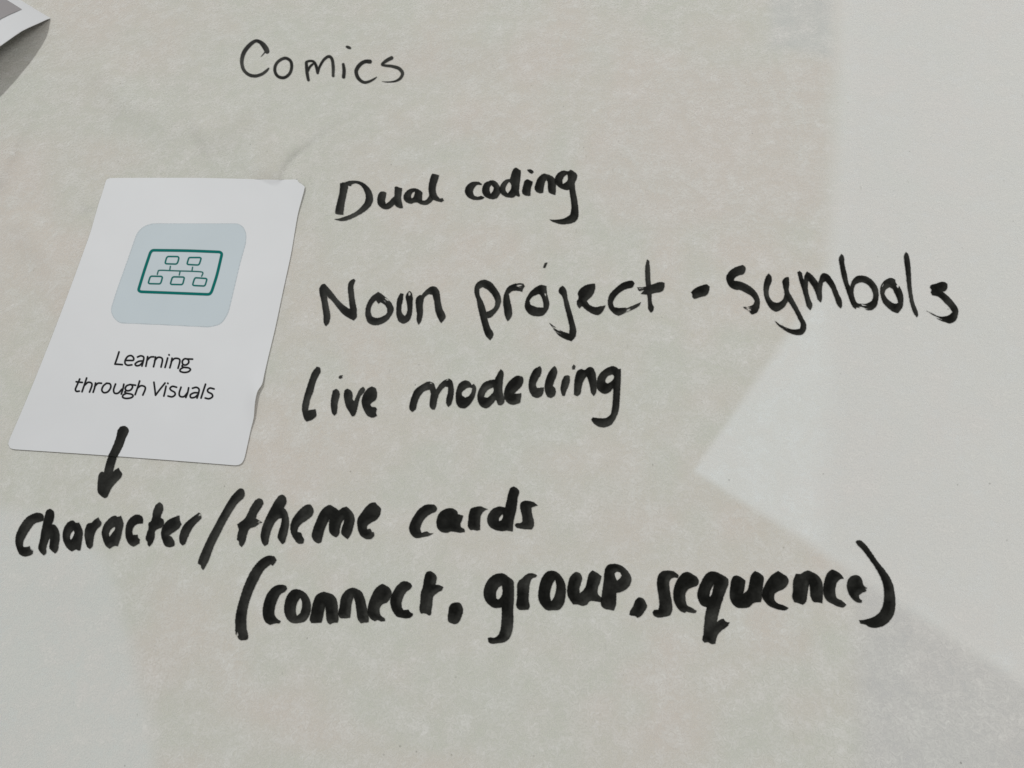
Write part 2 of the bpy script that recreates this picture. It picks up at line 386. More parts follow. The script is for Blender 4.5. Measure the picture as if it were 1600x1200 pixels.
word('handwritten_word', 'handwritten word "coding" with a long tailed g', [
    L(Z, [[(180,268),(230,275),(265,300),(255,315),(210,308),(170,345),(152,400),(170,445),(210,458),(260,448),(295,465),(270,488),(210,498),(140,490),(80,455),(50,395),(65,335),(110,290)]]),
    L(Z, [[(270,340),(300,285),(345,265),(385,252),(430,262),(465,295),(490,340),(500,390),(480,440),(450,475),(410,488),(350,480),(300,455),(268,400)]], [[(372,322),(385,312),(412,345),(402,385),(375,420),(362,390)]]),
    L(Z, [[(490,330),(520,280),(570,242),(615,235),(625,200),(640,150),(660,110),(685,92),(715,108),(750,130),(748,190),(740,260),(732,340),(728,400),(742,445),(725,460),(690,440),(660,465),(600,468),(540,450),(495,410),(475,370)]], [[(605,270),(632,320),(622,370),(585,415),(560,380),(568,320)]], light=[(735,260,50,.03)]),
    L(Z, [[(800,255),(830,242),(870,255),(900,275),(880,340),(870,400),(872,445),(840,448),(790,435),(768,410),(770,360),(785,300)], [(832,122),(865,115),(905,135),(912,150),(885,172),(865,160),(845,148)]], ragged=.4),
    L(Z, [[(940,280),(965,225),(1005,185),(1035,170),(1090,180),(1145,205),(1180,240),(1188,300),(1188,380),(1182,435),(1140,425),(1095,400),(1088,350),(1085,280),(1070,240),(1052,280),(1038,340),(1030,410),(990,415),(945,395),(925,370)]]),
    L(Z, [[(1175,230),(1200,180),(1240,145),(1290,130),(1345,138),(1372,118),(1410,140),(1450,175),(1455,215),(1425,290),(1430,360),(1445,450),(1462,540),(1470,630),(1465,720),(1435,765),(1380,790),(1310,800),(1240,800),(1190,785),(1140,765),(1108,742),(1170,745),(1250,738),(1320,715),(1365,680),(1380,620),(1378,540),(1368,450),(1355,370),(1330,375),(1270,362),(1210,325),(1178,290)]], [[(1330,180),(1338,240),(1300,285),(1275,295),(1270,260),(1295,205)]], light=[(1420,500,90,.02)])])

# --- "Noun project - symbols"
Z = (490, 400, 5.333)
word('handwritten_word', 'handwritten word "Noun"', [
    L(Z, [[(48,270),(70,235),(95,232),(115,260),(112,330),(125,420),(138,520),(125,560),(105,585),(90,570),(82,500),(65,380),(48,300)],
          [(95,235),(130,270),(170,320),(210,370),(260,415),(300,440),(330,450),(360,480),(358,510),(335,538),(300,520),(240,480),(190,420),(150,370),(118,340),(100,300)],
          [(300,210),(335,190),(348,205),(335,240),(338,320),(350,400),(360,470),(350,500),(310,480),(300,420),(292,340),(285,270),(290,230)]], light=[(200,400,70,.05),(320,330,70,.06)]),
    L(Z, [[(540,298),(565,315),(610,350),(650,395),(668,440),(650,490),(610,540),(560,568),(500,575),(455,555),(435,510),(432,450),(450,390),(485,335)]], [[(520,368),(540,400),(555,385),(590,405),(612,440),(610,475),(570,505),(520,515),(485,500),(475,460),(485,410)]], dry=[(608,362,40,38,.55)], light=[(630,400,50,.05)]),
    L(Z, [[(725,308),(748,315),(745,360),(732,420),(740,480),(760,500),(778,470),(778,400),(768,330),(795,290),(812,300),(825,340),(825,400),(820,470),(795,540),(750,565),(710,545),(690,490),(690,420),(700,350)]], dry=[(812,315,30,90,.6)]),
    L(Z, [[(885,322),(900,325),(940,280),(985,252),(1015,255),(1045,290),(1055,350),(1070,430),(1098,515),(1085,535),(1062,558),(1040,525),(1015,460),(1005,380),(990,325),(965,318),(925,345),(912,400),(908,500),(895,545),(875,572),(862,550),(860,480),(850,390),(855,350)]])])
Z = (740, 390, 5.0)
word('handwritten_word', 'handwritten word "project"', [
    L(Z, [[(40,350),(70,400),(95,470),(110,550),(130,610),(155,658),(145,690),(128,708),(100,680),(70,600),(45,500),(28,420),(25,370)],
          [(85,235),(130,250),(175,300),(205,350),(215,400),(200,450),(165,500),(120,535),(105,535),(98,485),(130,475),(165,440),(168,400),(150,360),(110,315),(70,292),(45,305),(45,340),(65,400),(40,420),(15,370),(5,320),(15,275),(45,245)]], light=[(150,500,60,.06),(60,260,50,.03)]),
    L(Z, [[(390,268),(400,285),(385,310),(380,330),(340,320),(300,325),(275,345),(285,400),(300,470),(300,510),(285,540),(265,560),(250,530),(235,460),(230,400),(240,345),(265,295),(310,268),(360,262)]], dry=[(350,270,55,-12,.55)]),
    L(Z, [[(530,275),(570,285),(570,310),(580,370),(592,420),(580,470),(545,512),(490,520),(440,505),(402,460),(402,415),(425,355),(470,305)]], [[(515,345),(530,370),(545,430),(545,452),(500,450),(445,430),(438,400),(465,365)]], dry=[(565,350,22,75,.5)], light=[(490,500,60,.03)]),
    L(Z, [[(695,280),(715,300),(735,380),(760,470),(785,560),(802,640),(795,680),(765,715),(720,700),(670,675),(630,630),(590,570),(640,605),(700,640),(745,655),(750,620),(735,540),(710,440),(690,360),(665,330),(668,305)], [(555,105),(578,100),(570,120),(558,143),(543,140)]], dry=[(625,630,75,35,.5)], light=[(730,450,70,.03)]),
    L(Z, [[(950,265),(948,310),(930,355),(885,400),(900,425),(950,448),(1000,440),(1030,435),(1010,480),(975,510),(940,505),(885,475),(845,440),(828,460),(812,440),(808,400),(818,385),(815,335),(840,300),(890,272)]], light=[(960,480,50,.03),(900,320,50,.03)]),
    L(Z, [[(1240,240),(1258,260),(1240,295),(1200,305),(1150,330),(1110,370),(1088,420),(1100,450),(1150,455),(1210,448),(1260,430),(1308,408),(1300,430),(1250,465),(1190,490),(1130,515),(1085,490),(1060,460),(1048,410),(1060,355),(1110,300),(1170,255)]], dry=[(1220,480,75,-22,.45)]),
    L(Z, [[(1355,75),(1372,85),(1378,150),(1382,240),(1390,330),(1395,420),(1408,450),(1400,480),(1385,492),(1368,470),(1362,400),(1352,320),(1342,230),(1342,130)],
          [(1280,295),(1340,290),(1400,270),(1465,252),(1490,258),(1492,285),(1478,320),(1420,338),(1350,350),(1305,345),(1320,330),(1290,320)]], dry=[(1305,318,38,-12,.55)])])
Z = (1060, 380, 6.667)
mark('dash', 'short slanting dash between "project" and "symbols"', Z, polys=[[(130,510),(180,465),(240,440),(295,428),(325,450),(320,495),(300,535),(230,560),(165,580),(145,560),(145,540)]], light=[(190,540,50,.03)])
Z2 = (1260, 380, 6.4)
word('handwritten_word', 'handwritten word "symbols"', [
    L(Z, [[(670,226),(695,245),(698,290),(680,320),(630,335),(585,365),(578,388),(640,398),(710,425),(780,475),(830,540),(848,600),(840,680),(820,720),(765,742),(730,710),(695,685),(672,662),(730,660),(780,635),(795,600),(770,560),(700,515),(640,487),(600,485),(540,455),(510,410),(498,350),(530,295),(590,250)]], dry=[(720,700,55,20,.6)]),
    L(Z, [[(940,312),(968,345),(970,400),(950,450),(940,510),(960,580),(1010,618),(1060,610),(1095,570),(1105,520),(1090,450),(1085,390),(1115,355),(1150,352),(1155,420),(1150,490),(1190,570),(1240,660),(1300,780),(1330,840),(1328,900),(1290,950),(1230,955),(1150,930),(1080,890),(1030,845),(1000,805),(1060,845),(1130,880),(1200,898),(1265,890),(1275,850),(1245,780),(1200,690),(1140,600),(1115,650),(1070,690),(1020,712),(965,685),(915,610),(890,530),(892,420),(915,345)]], dry=[(1070,880,100,27,.45)], light=[(1200,640,90,.03),(1010,670,60,.03)]),
    L(Z, [[(1240,300),(1262,288),(1283,305),(1295,350),(1308,378),(1315,335),(1340,295),(1380,318),(1420,360),(1458,412),(1470,370),(1490,322),(1510,310),(1557,323),(1594,365),(1635,437),(1667,521),(1706,615),(1703,656),(1693,682),(1667,656),(1625,562),(1583,458),(1531,396),(1505,411),(1495,490),(1495,583),(1484,617),(1458,594),(1427,510),(1390,437),(1354,391),(1349,469),(1370,573),(1396,646),(1375,700),(1344,667),(1320,590),(1290,480),(1260,390)]], light=[(1640,500,80,.02)]),
    L(Z2, [[(350,105),(370,125),(380,200),(405,310),(430,420),(438,435),(460,370),(500,330),(550,322),(610,335),(670,380),(710,440),(722,500),(718,570),(700,630),(650,668),(590,665),(540,650),(500,640),(495,658),(470,640),(430,560),(395,460),(360,350),(335,230),(328,140)]], [[(545,390),(600,405),(650,460),(668,520),(655,570),(610,600),(550,605),(515,600),(480,540),(472,480),(490,415)]], dry=[(560,650,60,8,.6)], light=[(600,360,70,.03)]),
    L(Z2, [[(850,345),(890,365),(895,395),(930,430),(960,490),(970,570),(960,640),(915,700),(870,685),(810,640),(765,590),(745,530),(738,450),(770,385),(810,355)]], [[(830,440),(855,450),(880,495),(910,560),(918,595),(890,603),(840,580),(800,540),(782,500),(800,460)]], dry=[(912,430,24,60,.6),(760,420,34,-60,.45)]),
    L(Z2, [[(995,85),(1015,105),(1035,180),(1045,280),(1050,400),(1060,500),(1080,600),(1115,690),(1118,720),(1105,740),(1080,710),(1050,640),(1025,530),(1005,400),(992,280),(978,170),(978,120)]]),
    L(Z2, [[(1240,425),(1290,405),(1385,388),(1410,405),(1408,450),(1385,480),(1365,485),(1420,530),(1480,600),(1518,660),(1515,720),(1490,775),(1440,800),(1380,785),(1320,760),(1260,715),(1200,675),(1260,700),(1320,728),(1380,732),(1430,715),(1460,688),(1440,655),(1380,590),(1310,530),(1260,520),(1245,490),(1250,465),(1235,440)]], dry=[(1290,735,100,22,.48)], light=[(1420,600,70,.05)])])

# --- "Live modelling"
Z = (460, 560, 6.154)
word('handwritten_word', 'handwritten word "Live"', [
    L(Z, [[(215,78),(245,85),(252,125),(230,170),(205,230),(180,320),(150,400),(138,460),(132,500),(165,492),(202,488),(210,520),(208,555),(185,580),(115,608),(95,580),(78,530),(73,460),(90,380),(115,290),(145,200),(175,125)]], light=[(110,470,60,.03)]),
    L(Z, [[(405,290),(430,315),(435,355),(420,410),(412,480),(402,535),(382,550),(365,530),(352,480),(350,410),(360,350),(375,305)], [(425,180),(440,160),(465,165),(452,175),(462,185),(440,195),(425,192)]], ragged=.35),
    L(Z, [[(512,290),(545,310),(560,350),(562,395),(575,408),(600,350),(625,300),(660,270),(680,295),(670,325),(640,360),(620,410),(605,480),(590,530),(575,552),(555,558),(530,520),(495,460),(480,400),(475,340),(485,305)]], light=[(640,330,60,.07)]),
    L(Z, [[(745,270),(785,290),(795,350),(780,400),(745,425),(728,445),(745,465),(780,468),(795,490),(785,520),(795,550),(760,568),(715,560),(670,500),(648,440),(650,380),(675,325),(710,285)]])])
Z2 = (720, 560, 5.926)
word('handwritten_word', 'handwritten word "modelling" with a hooked g', [
    L(Z, [[(1195,272),(1235,245),(1300,222),(1340,240),(1355,280),(1362,302),(1395,250),(1440,210),(1485,192),(1515,215),(1530,270),(1532,340),(1520,400),(1500,450),(1480,465),(1462,440),(1460,390),(1475,330),(1478,275),(1450,270),(1405,320),(1375,390),(1365,450),(1350,490),(1322,492),(1305,470),(1302,400),(1310,330),(1300,298),(1260,310),(1210,360),(1180,430),(1165,490),(1132,515),(1108,490),(1110,430),(1130,360),(1160,300)]], dry=[(1310,235,26,15,.5),(1475,210,26,-20,.5)], light=[(1270,270,60,.05),(1420,250,60,.05)]),
    L(Z2, [[(50,203),(90,225),(98,250),(120,235),(138,260),(138,320),(115,380),(75,435),(30,462),(-10,455),(-40,420),(-48,370),(-42,300),(-20,240),(15,210)]], [[(85,268),(105,275),(100,310),(75,345),(40,363),(10,340),(10,320),(35,290)]]),
    L(Z2, [[(370,97),(392,120),(390,200),(385,290),(390,325),(405,370),(400,410),(375,432),(345,428),(325,380),(290,425),(240,460),(195,450),(160,400),(152,345),(175,275),(220,220),(270,200),(315,195),(335,150)]], [[(300,268),(305,295),(280,335),(240,362),(215,355),(225,325),(260,285)]]),
    L(Z2, [[(530,158),(575,170),(580,210),(560,260),(510,310),(495,325),(530,325),(560,320),(560,345),(555,385),(550,410),(510,425),(460,425),(415,390),(400,350),(405,290),(430,235),(470,190)]], dry=[(545,165,26,-30,.4)]),
    L(Z2, [[(735,70),(748,100),(740,150),(710,200),(695,240),(705,272),(740,270),(770,268),(768,300),(755,340),(710,365),(665,350),(635,300),(628,230),(645,160),(680,100)]]),
    L(Z2, [[(870,68),(892,105),(890,150),(870,200),(850,255),(870,270),(880,300),(868,345),(835,365),(800,355),(778,300),(778,230),(800,160),(830,105)]]),
    L(Z2, [[(990,155),(1008,165),(1010,210),(995,260),(975,310),(962,348),(940,345),(925,300),(928,240),(945,185),(965,160)], [(1045,55),(1062,70),(1055,100),(1035,102),(1030,85)]]),
    L(Z2, [[(1085,110),(1115,97),(1145,105),(1190,78),(1220,85),(1245,130),(1255,190),(1258,260),(1250,320),(1230,348),(1208,320),(1195,260),(1180,200),(1165,165),(1140,200),(1118,270),(1105,330),(1075,350),(1048,335),(1048,270),(1055,190),(1068,140)]]),
    L(Z2, [[(1410,70),(1440,80),(1460,100),(1482,95),(1482,160),(1478,260),(1472,370),(1462,480),(1430,560),(1390,615),(1330,637),(1270,628),(1230,600),(1208,565),(1225,545),(1290,553),(1350,548),(1385,520),(1400,460),(1408,370),(1412,270),(1380,310),(1330,328),(1290,310),(1262,280),(1258,220),(1275,160),(1320,110),(1365,82)]], [[(1405,147),(1418,165),(1410,195),(1360,232),(1340,220),(1340,195),(1370,160)]], light=[(1440,350,60,.02),(1350,600,60,.02)])])

# --- "Character / theme cards"
Z = (10, 780, 6.667); Z2 = (220, 750, 6.667); Z3 = (420, 760, 7.273); Z4 = (630, 750, 7.273)
word('handwritten_word', 'bold handwritten word "Character"', [
    L(Z, [[(330,140),(370,150),(388,180),(385,225),(350,235),(300,250),(250,310),(200,390),(172,460),(175,495),(205,497),(242,488),(250,520),(278,525),(275,565),(240,588),(190,595),(145,580),(110,520),(92,450),(100,370),(140,280),(200,200),(265,155)]], dry=[(270,530,22,10,.4)], ragged=.35),
    L(Z, [[(455,97),(490,125),(498,180),(475,260),(495,262),(525,290),(548,340),(555,400),(545,470),(525,550),(505,565),(480,545),(450,515),(450,450),(455,395),(435,440),(415,510),(412,565),(388,585),(350,550),(330,510),(345,440),(360,350),(380,250),(400,170),(420,115)]]),
    L(Z, [[(690,220),(730,245),(755,240),(775,280),(795,330),(790,410),(770,530),(750,535),(725,520),(680,545),(640,515),(600,455),(585,400),(590,330),(615,270),(655,230)]], [[(700,320),(708,340),(695,385),(672,422),(662,405),(672,360)]]),
    L(Z, [[(850,250),(885,243),(920,210),(958,188),(970,215),(988,240),(985,270),(945,310),(920,360),(905,430),(895,495),(868,520),(840,495),(820,430),(812,370),(822,300)]]),
    L(Z, [[(1130,170),(1160,182),(1192,170),(1208,210),(1220,260),(1205,330),(1185,420),(1160,490),(1125,485),(1075,518),(1040,490),(1005,420),(992,350),(1010,280),(1050,220),(1090,185)]], [[(1130,285),(1132,300),(1100,355),(1075,390),(1068,370),(1085,320)]]),
    L(Z, [[(1360,158),(1400,168),(1425,205),(1418,255),(1370,258),(1325,290),(1312,340),(1318,372),(1368,368),(1372,400),(1390,415),(1385,460),(1325,495),(1285,475),(1250,420),(1238,340),(1250,260),(1290,195)]]),
    L(Z2, [[(198,230),(225,255),(232,310),(215,360),(205,395),(222,400),(242,445),(225,490),(175,510),(150,530),(145,580),(125,650),(90,695),(70,675),(70,650),(52,620),(60,560),(80,500),(80,450),(105,425),(130,320),(160,255)]], ragged=.35),
    L(Z2, [[(350,385),(402,368),(408,420),(425,460),(400,500),(340,545),(292,578),(320,590),(338,620),(350,640),(348,685),(300,700),(260,690),(225,630),(210,560),(230,480),(280,420)]], light=[(310,650,50,.04)]),
    L(Z2, [[(495,420),(540,385),(605,337),(625,355),(632,400),(590,440),(545,490),(510,550),(480,620),(455,670),(430,680),(405,650),(400,600),(420,520),(450,465)]], dry=[(618,370,30,-40,.45)])])
mark('slash', 'long bold slash between "Character" and "theme"', Z2, polys=[[(1030,85),(1065,95),(1082,130),(1075,175),(1010,240),(950,330),(880,450),(820,570),(760,690),(720,800),(690,870),(650,938),(632,920),(620,885),(592,870),(605,820),(650,710),(700,600),(760,490),(830,360),(900,240),(960,150)]], light=[(830,520,120,.05),(720,760,140,.05),(770,640,120,.03)])
word('handwritten_word', 'bold handwritten word "theme"', [
    L(Z2, [[(1232,190),(1265,205),(1275,245),(1250,295),(1210,360),(1200,400),(1225,415),(1265,440),(1190,485),(1130,510),(1105,570),(1085,650),(1050,698),(1025,670),(1020,640),(1000,620),(1008,560),(1018,510),(1000,462),(1040,435),(1080,405),(1120,330),(1165,245),(1200,205)]], dry=[(1230,440,35,-10,.6)], ragged=.35),
    L(Z2, [[(1475,150),(1508,175),(1518,225),(1490,290),(1510,310),(1535,370),(1545,440),(1535,520),(1515,600),(1490,660),(1472,667),(1450,640),(1425,600),(1435,540),(1460,460),(1468,400),(1445,400),(1400,440),(1360,520),(1335,610),(1320,670),(1290,687),(1262,650),(1248,600),(1262,500),(1300,400),(1350,300),(1410,200),(1445,160)]]),
    L(Z3, [[(470,203),(490,225),(510,285),(490,335),(430,385),(370,425),(335,470),(325,515),(365,525),(382,565),(400,605),(390,648),(340,652),(295,610),(260,550),(243,470),(260,390),(310,310),(370,245),(425,208)]], ragged=.35),
    L(Z3, [[(695,210),(745,235),(795,272),(840,240),(885,228),(920,260),(960,310),(975,380),(960,460),(935,540),(895,600),(860,575),(822,530),(830,470),(850,410),(860,370),(835,400),(810,470),(795,550),(765,580),(725,560),(690,520),(682,450),(688,375),(660,430),(630,500),(605,600),(595,635),(560,648),(515,620),(488,570),(498,500),(535,400),(580,300),(635,235)]]),
    L(Z3, [[(1210,180),(1240,215),(1275,250),(1265,320),(1220,380),(1150,420),(1115,460),(1118,485),(1155,480),(1170,515),(1195,520),(1200,560),(1165,595),(1110,598),(1055,570),(1018,510),(1005,440),(1008,370),(1060,290),(1120,215),(1165,185)]])])
word('handwritten_word', 'bold handwritten word "cards"', [
    L(Z4, [[(310,275),(360,285),(388,325),(370,355),(310,385),(245,440),(205,510),(195,560),(210,600),(270,585),(300,600),(345,605),(290,635),(220,648),(145,658),(100,630),(68,570),(75,500),(120,410),(180,330),(245,285)]], dry=[(310,600,30,0,.4)]),
    L(Z4, [[(545,318),(590,335),(615,360),(622,385),(650,395),(682,402),(670,450),(650,500),(655,530),(695,560),(700,590),(650,598),(590,590),(540,585),(500,598),(430,588),(395,555),(378,505),(385,430),(420,365),(480,328)]], light=[(470,470,60,.02)]),
    L(Z4, [[(770,325),(820,305),(880,297),(930,320),(962,330),(910,360),(885,400),(875,470),(875,565),(840,575),(800,565),(765,568),(740,540),(740,450),(750,370)]]),
    L(Z4, [[(1225,85),(1258,75),(1290,90),(1318,125),(1302,200),(1290,310),(1270,400),(1250,500),(1245,585),(1190,575),(1110,580),(1040,565),(985,530),(955,475),(955,430),(980,370),(1030,320),(1090,300),(1158,310),(1175,240),(1195,150)]], [[(1133,385),(1130,430),(1105,462),(1087,465),(1092,430),(1115,400)]]),
    L(Z4, [[(1340,255),(1380,235),(1430,238),(1480,250),(1530,290),(1490,300),(1458,315),(1465,390),(1485,470),(1485,520),(1460,560),(1400,560),(1330,550),(1285,540),(1268,510),(1285,492),(1330,488),(1355,470),(1352,420),(1335,350),(1328,290)]])])

# --- "(connect. group, sequence)"
Z = (350, 860, 5.926); Z2 = (600, 870, 6.957); Z3 = (820, 870, 7.273); Z4 = (1010, 870, 7.273); Z5 = (1200, 840, 7.059)
mark('parenthesis', 'tall opening parenthesis before "connect"', Z, polys=[[(430,48),(470,60),(485,90),(465,125),(450,140),(435,130),(380,170),(330,250),(280,350),(245,440),(220,530),(208,620),(208,720),(222,800),(215,825),(150,828),(115,790),(103,700),(108,600),(130,500),(160,400),(200,290),(250,190),(310,110),(370,62)]], dry=[(118,780,40,90,.5)], light=[(200,500,90,.05),(200,700,90,.06)], ragged=.4)
word('handwritten_word', 'bold handwritten word "connect"', [
    L(Z, [[(540,317),(575,330),(585,355),(565,380),(530,400),(490,470),(468,550),(470,600),(490,630),(525,655),(515,675),(470,675),(425,688),(390,670),(360,610),(358,550),(375,460),(415,380),(470,330)]]),
    L(Z, [[(665,357),(710,368),(760,400),(795,460),(805,530),(790,600),(750,655),(690,672),(630,670),(580,630),(557,560),(565,470),(595,400),(630,368)]], [[(708,440),(722,480),(718,540),(700,585),(675,605),(665,570),(670,510),(690,460)]], light=[(770,520,70,.03)]),
    L(Z, [[(930,383),(960,392),(1000,405),(1035,440),(1052,500),(1055,570),(1058,650),(1050,668),(1010,672),(980,685),(955,660),(945,600),(938,520),(925,570),(912,640),(900,668),(850,672),(810,672),(795,650),(805,580),(825,480),(860,410),(900,388)]], light=[(1010,500,60,.03)]),
    L(Z, [[(1190,345),(1230,355),(1270,380),(1300,440),(1320,520),(1340,620),(1338,665),(1300,668),(1265,675),(1240,640),(1225,560),(1212,470),(1200,430),(1185,480),(1175,560),(1168,622),(1120,628),(1075,625),(1058,600),(1070,520),(1090,420),(1130,370)]], light=[(1290,540,70,.03)]),
    L(Z, [[(1465,307),(1500,325),(1535,350),(1552,385),(1540,440),(1510,480),(1460,505),(1440,550),(1450,600),(1490,635),(1490,655),(1460,658),(1420,645),(1395,655),(1355,630),(1330,580),(1335,510),(1365,420),(1410,345)]]),
    L(Z2, [[(200,268),(260,270),(290,290),(305,320),(290,345),(245,380),(210,440),(192,500),(195,550),(210,578),(265,572),(285,600),(318,620),(300,650),(240,668),(185,660),(150,655),(100,600),(70,520),(70,450),(100,380),(145,310)]], ragged=.35),
    L(Z2, [[(490,155),(535,170),(570,210),(570,250),(560,300),(595,305),(645,330),(635,355),(580,390),(540,430),(525,520),(510,630),(490,637),(455,615),(400,618),(388,590),(395,480),(400,390),(420,330),(440,220),(460,170)]], light=[(500,400,60,.02),(480,540,60,.02)], ragged=.35)])
mark('full_stop', 'large black oval dot between "connect" and "group"', Z2, polys=[[(780,495),(825,500),(850,540),(860,580),(845,640),(820,700),(790,728),(740,725),(700,700),(692,660),(700,600),(710,540),(740,505)]], pool=True)
word('handwritten_word', 'bold handwritten word "group" ending in a capital P', [
    L(Z2, [[(1255,178),(1310,185),(1350,215),(1405,260),(1412,320),(1412,450),(1405,580),(1405,720),(1390,820),(1350,900),(1300,930),(1230,938),(1175,945),(1140,930),(1128,885),(1150,875),(1200,880),(1240,850),(1265,790),(1275,700),(1280,600),(1278,550),(1200,555),(1140,520),(1095,460),(1082,400),(1095,320),(1140,240),(1195,195)]], [[(1280,310),(1288,370),(1275,430),(1240,465),(1220,450),(1220,390),(1250,330)]], light=[(1350,650,80,.03),(1340,790,90,.04)]),
    L(Z3, [[(-84,303),(-63,267),(-32,246),(10,204),(50,187),(110,192),(138,210),(125,230),(85,245),(62,290),(48,400),(45,500),(55,570),(42,600),(-5,602),(-63,600),(-90,575),(-89,470),(-88,380)]]),
    L(Z3, [[(310,158),(360,170),(410,215),(445,270),(465,350),(462,450),(440,540),(380,605),(320,605),(250,605),(190,550),(155,480),(155,390),(175,290),(220,200),(265,162)]], [[(345,258),(358,320),(350,400),(325,470),(300,502),(288,460),(290,390),(315,310)]], light=[(420,380,80,.025)]),
    L(Z3, [[(575,170),(625,185),(650,230),(640,300),(620,370),(625,412),(660,385),(690,340),(710,260),(735,185),(770,153),(820,180),(872,220),(855,290),(830,360),(830,420),(870,460),(890,480),(865,515),(800,505),(745,500),(700,545),(650,555),(600,540),(550,540),(500,470),(480,400),(490,310),(520,220)]]),
    L(Z3, [[(915,130),(950,90),(1010,78),(1080,92),(1140,130),(1190,190),(1212,250),(1200,310),(1150,370),(1090,400),(1040,410),(1040,480),(1025,580),(1010,610),(960,600),(910,590),(870,555),(868,490),(880,390),(895,280),(905,180)]], [[(1045,168),(1085,180),(1100,215),(1080,245),(1048,272),(1030,230),(1018,190)]], light=[(1150,250,60,.03)])])
mark('comma', 'slanting black comma between "group" and "sequence"', Z3, polys=[[(1300,457),(1345,475),(1378,520),(1388,560),(1360,620),(1320,670),(1280,692),(1250,670),(1205,668),(1188,650),(1195,620),(1230,560),(1260,490)]], ragged=.4)
word('handwritten_word', 'bold handwritten word "sequence" with a long stemmed q', [
    L(Z4, [[(120,280),(140,200),(180,165),(250,155),(310,165),(370,210),(355,240),(300,238),(268,265),(262,340),(275,430),(290,520),(290,620),(265,665),(200,682),(120,687),(80,660),(68,630),(90,600),(135,600),(145,560),(140,460),(125,370)]]),
    L(Z4, [[(470,170),(530,200),(575,230),(595,290),(580,325),(530,345),(470,375),(445,420),(445,480),(465,550),(520,580),(572,615),(555,638),(500,635),(455,620),(440,635),(395,620),(340,560),(310,490),(305,420),(320,330),(370,230),(415,185)]], light=[(400,500,60,.02)]),
    L(Z4, [[(740,165),(800,175),(870,210),(930,255),(935,290),(905,380),(870,480),(835,590),(815,670),(803,740),(850,710),(880,702),(905,735),(945,745),(930,780),(850,840),(800,910),(785,985),(740,990),(700,970),(660,975),(638,950),(648,880),(655,780),(665,680),(685,570),(630,555),(590,490),(578,420),(595,350),(640,250),(690,185)]], [[(768,315),(755,370),(735,440),(718,455),(722,410),(745,350)]], light=[(745,690,95,.10),(690,790,60,.06),(860,380,60,.04),(660,400,60,.02)], ragged=.4),
    L(Z4, [[(1015,210),(1065,225),(1125,270),(1118,340),(1100,420),(1150,375),(1170,290),(1195,200),(1235,160),(1280,180),(1330,225),(1330,300),(1315,400),(1310,480),(1300,515),(1215,525),(1170,570),(1110,582),(1030,575),(970,520),(948,450),(950,360),(965,270),(985,225)]], light=[(1250,380,70,.02)]),
    L(Z5, [[(115,367),(165,400),(205,425),(228,470),(215,520),(180,560),(120,590),(80,615),(68,660),(80,700),(115,728),(170,745),(228,775),(200,798),(130,795),(70,778),(18,757),(-30,710),(-65,655),(-68,610),(-45,545),(0,462),(50,405)]]),
    L(Z5, [[(310,398),(360,400),(400,375),(445,362),(500,385),(560,425),(590,470),(605,540),(605,640),(598,725),(560,715),(500,705),(470,650),(462,560),(455,512),(445,560),(432,640),(415,715),(385,740),(335,722),(290,712),(270,670),(275,580),(280,470)]], light=[(550,600,70,.03)]),
    L(Z5, [[(705,350),(760,370),(810,410),(838,452),(800,458),(765,490),(745,550),(745,620),(760,665),(810,690),(865,740),(835,768),(780,762),(720,735),(650,695),(615,630),(608,550),(625,470),(660,385)]]),
    L(Z5, [[(930,420),(970,412),(1010,425),(1040,470),(1052,520),(1075,545),(1095,550),(1080,590),(1040,608),(1005,635),(1010,670),(1038,690),(1035,715),(1010,718),(960,700),(910,650),(880,590),(870,520),(885,460)]], dry=[(1085,560,26,-20,.5)])])
mark('parenthesis', 'tall closing parenthesis after "sequence"', Z5, polys=[[(990,28),(1030,35),(1080,80),(1140,160),(1210,260),(1290,360),(1350,450),(1385,540),(1400,640),(1405,740),(1390,840),(1340,920),(1270,975),(1190,993),(1110,980),(1080,960),(1020,950),(1005,912),(1060,905),(1150,880),(1220,835),(1260,770),(1278,690),(1280,600),(1265,500),(1230,410),(1170,310),(1100,210),(1030,120),(980,70),(968,42)]], dry=[(1020,930,30,-10,.45)], light=[(1330,640,60,.06),(1280,880,110,.03)], ragged=.4)
ZA = (130, 640, 8.0)
mark('arrow', 'arrowhead and lower stem of the black arrow pointing to "Character"', ZA, polys=[[(318,576),(422,588),(405,650),(385,720),(372,778),(400,750),(440,728),(460,760),(485,800),(475,840),(420,900),(360,970),(315,1060),(290,1100),(268,1105),(225,1080),(185,1040),(178,960),(185,860),(200,800),(230,775),(258,780),(275,700),(300,620)]], light=[(330,740,60,.04)])

# ------------------------------------------------------------------ the card with the diagram
def card_lift(u, v):
    d = np.hypot((u - 404) / 16, (v - 626) / 34)
    top = np.exp(-((v - 280) / 22)**2) * np.exp(-((u - 345) / 70)**2)
    return np.maximum(height(u, v, False) + .00034, height(u, v) + .00012) + .0011 * np.exp(-d * d) + .0006 * top + .0005 * np.exp(-(((u - 470) / 40)**2 + ((v - 285) / 40)**2))
OUT = [(131,392),(141.6,362),(153,322),(160,301),(163.5,289),(165.5,282),(169.5,278.8),(176,278.2),(240,277.8),(315,278),(380,279.5),(430,280.8),(465,280.1),(465.6,283.6),(467.8,285.6),(470.5,286.6),(472.5,289.3),(476.3,290),
       (475,298),(472,309),(465,336),(459.5,368),(454,400),(442,455),(430,512),(418.5,560),(412.8,585),(409.5,600),(402.5,611),(399,624.5),(397.5,638),(396.3,653),(392,670),(388.5,686),(384.8,703),(382,715),(378.5,722.5),(373,726.3),(366,727),
       (262,718.8),(157,711),(80,705.8),(22,702),(15.5,700),(12.8,694),(15,686),(40,628),(72,549),(104,466)]
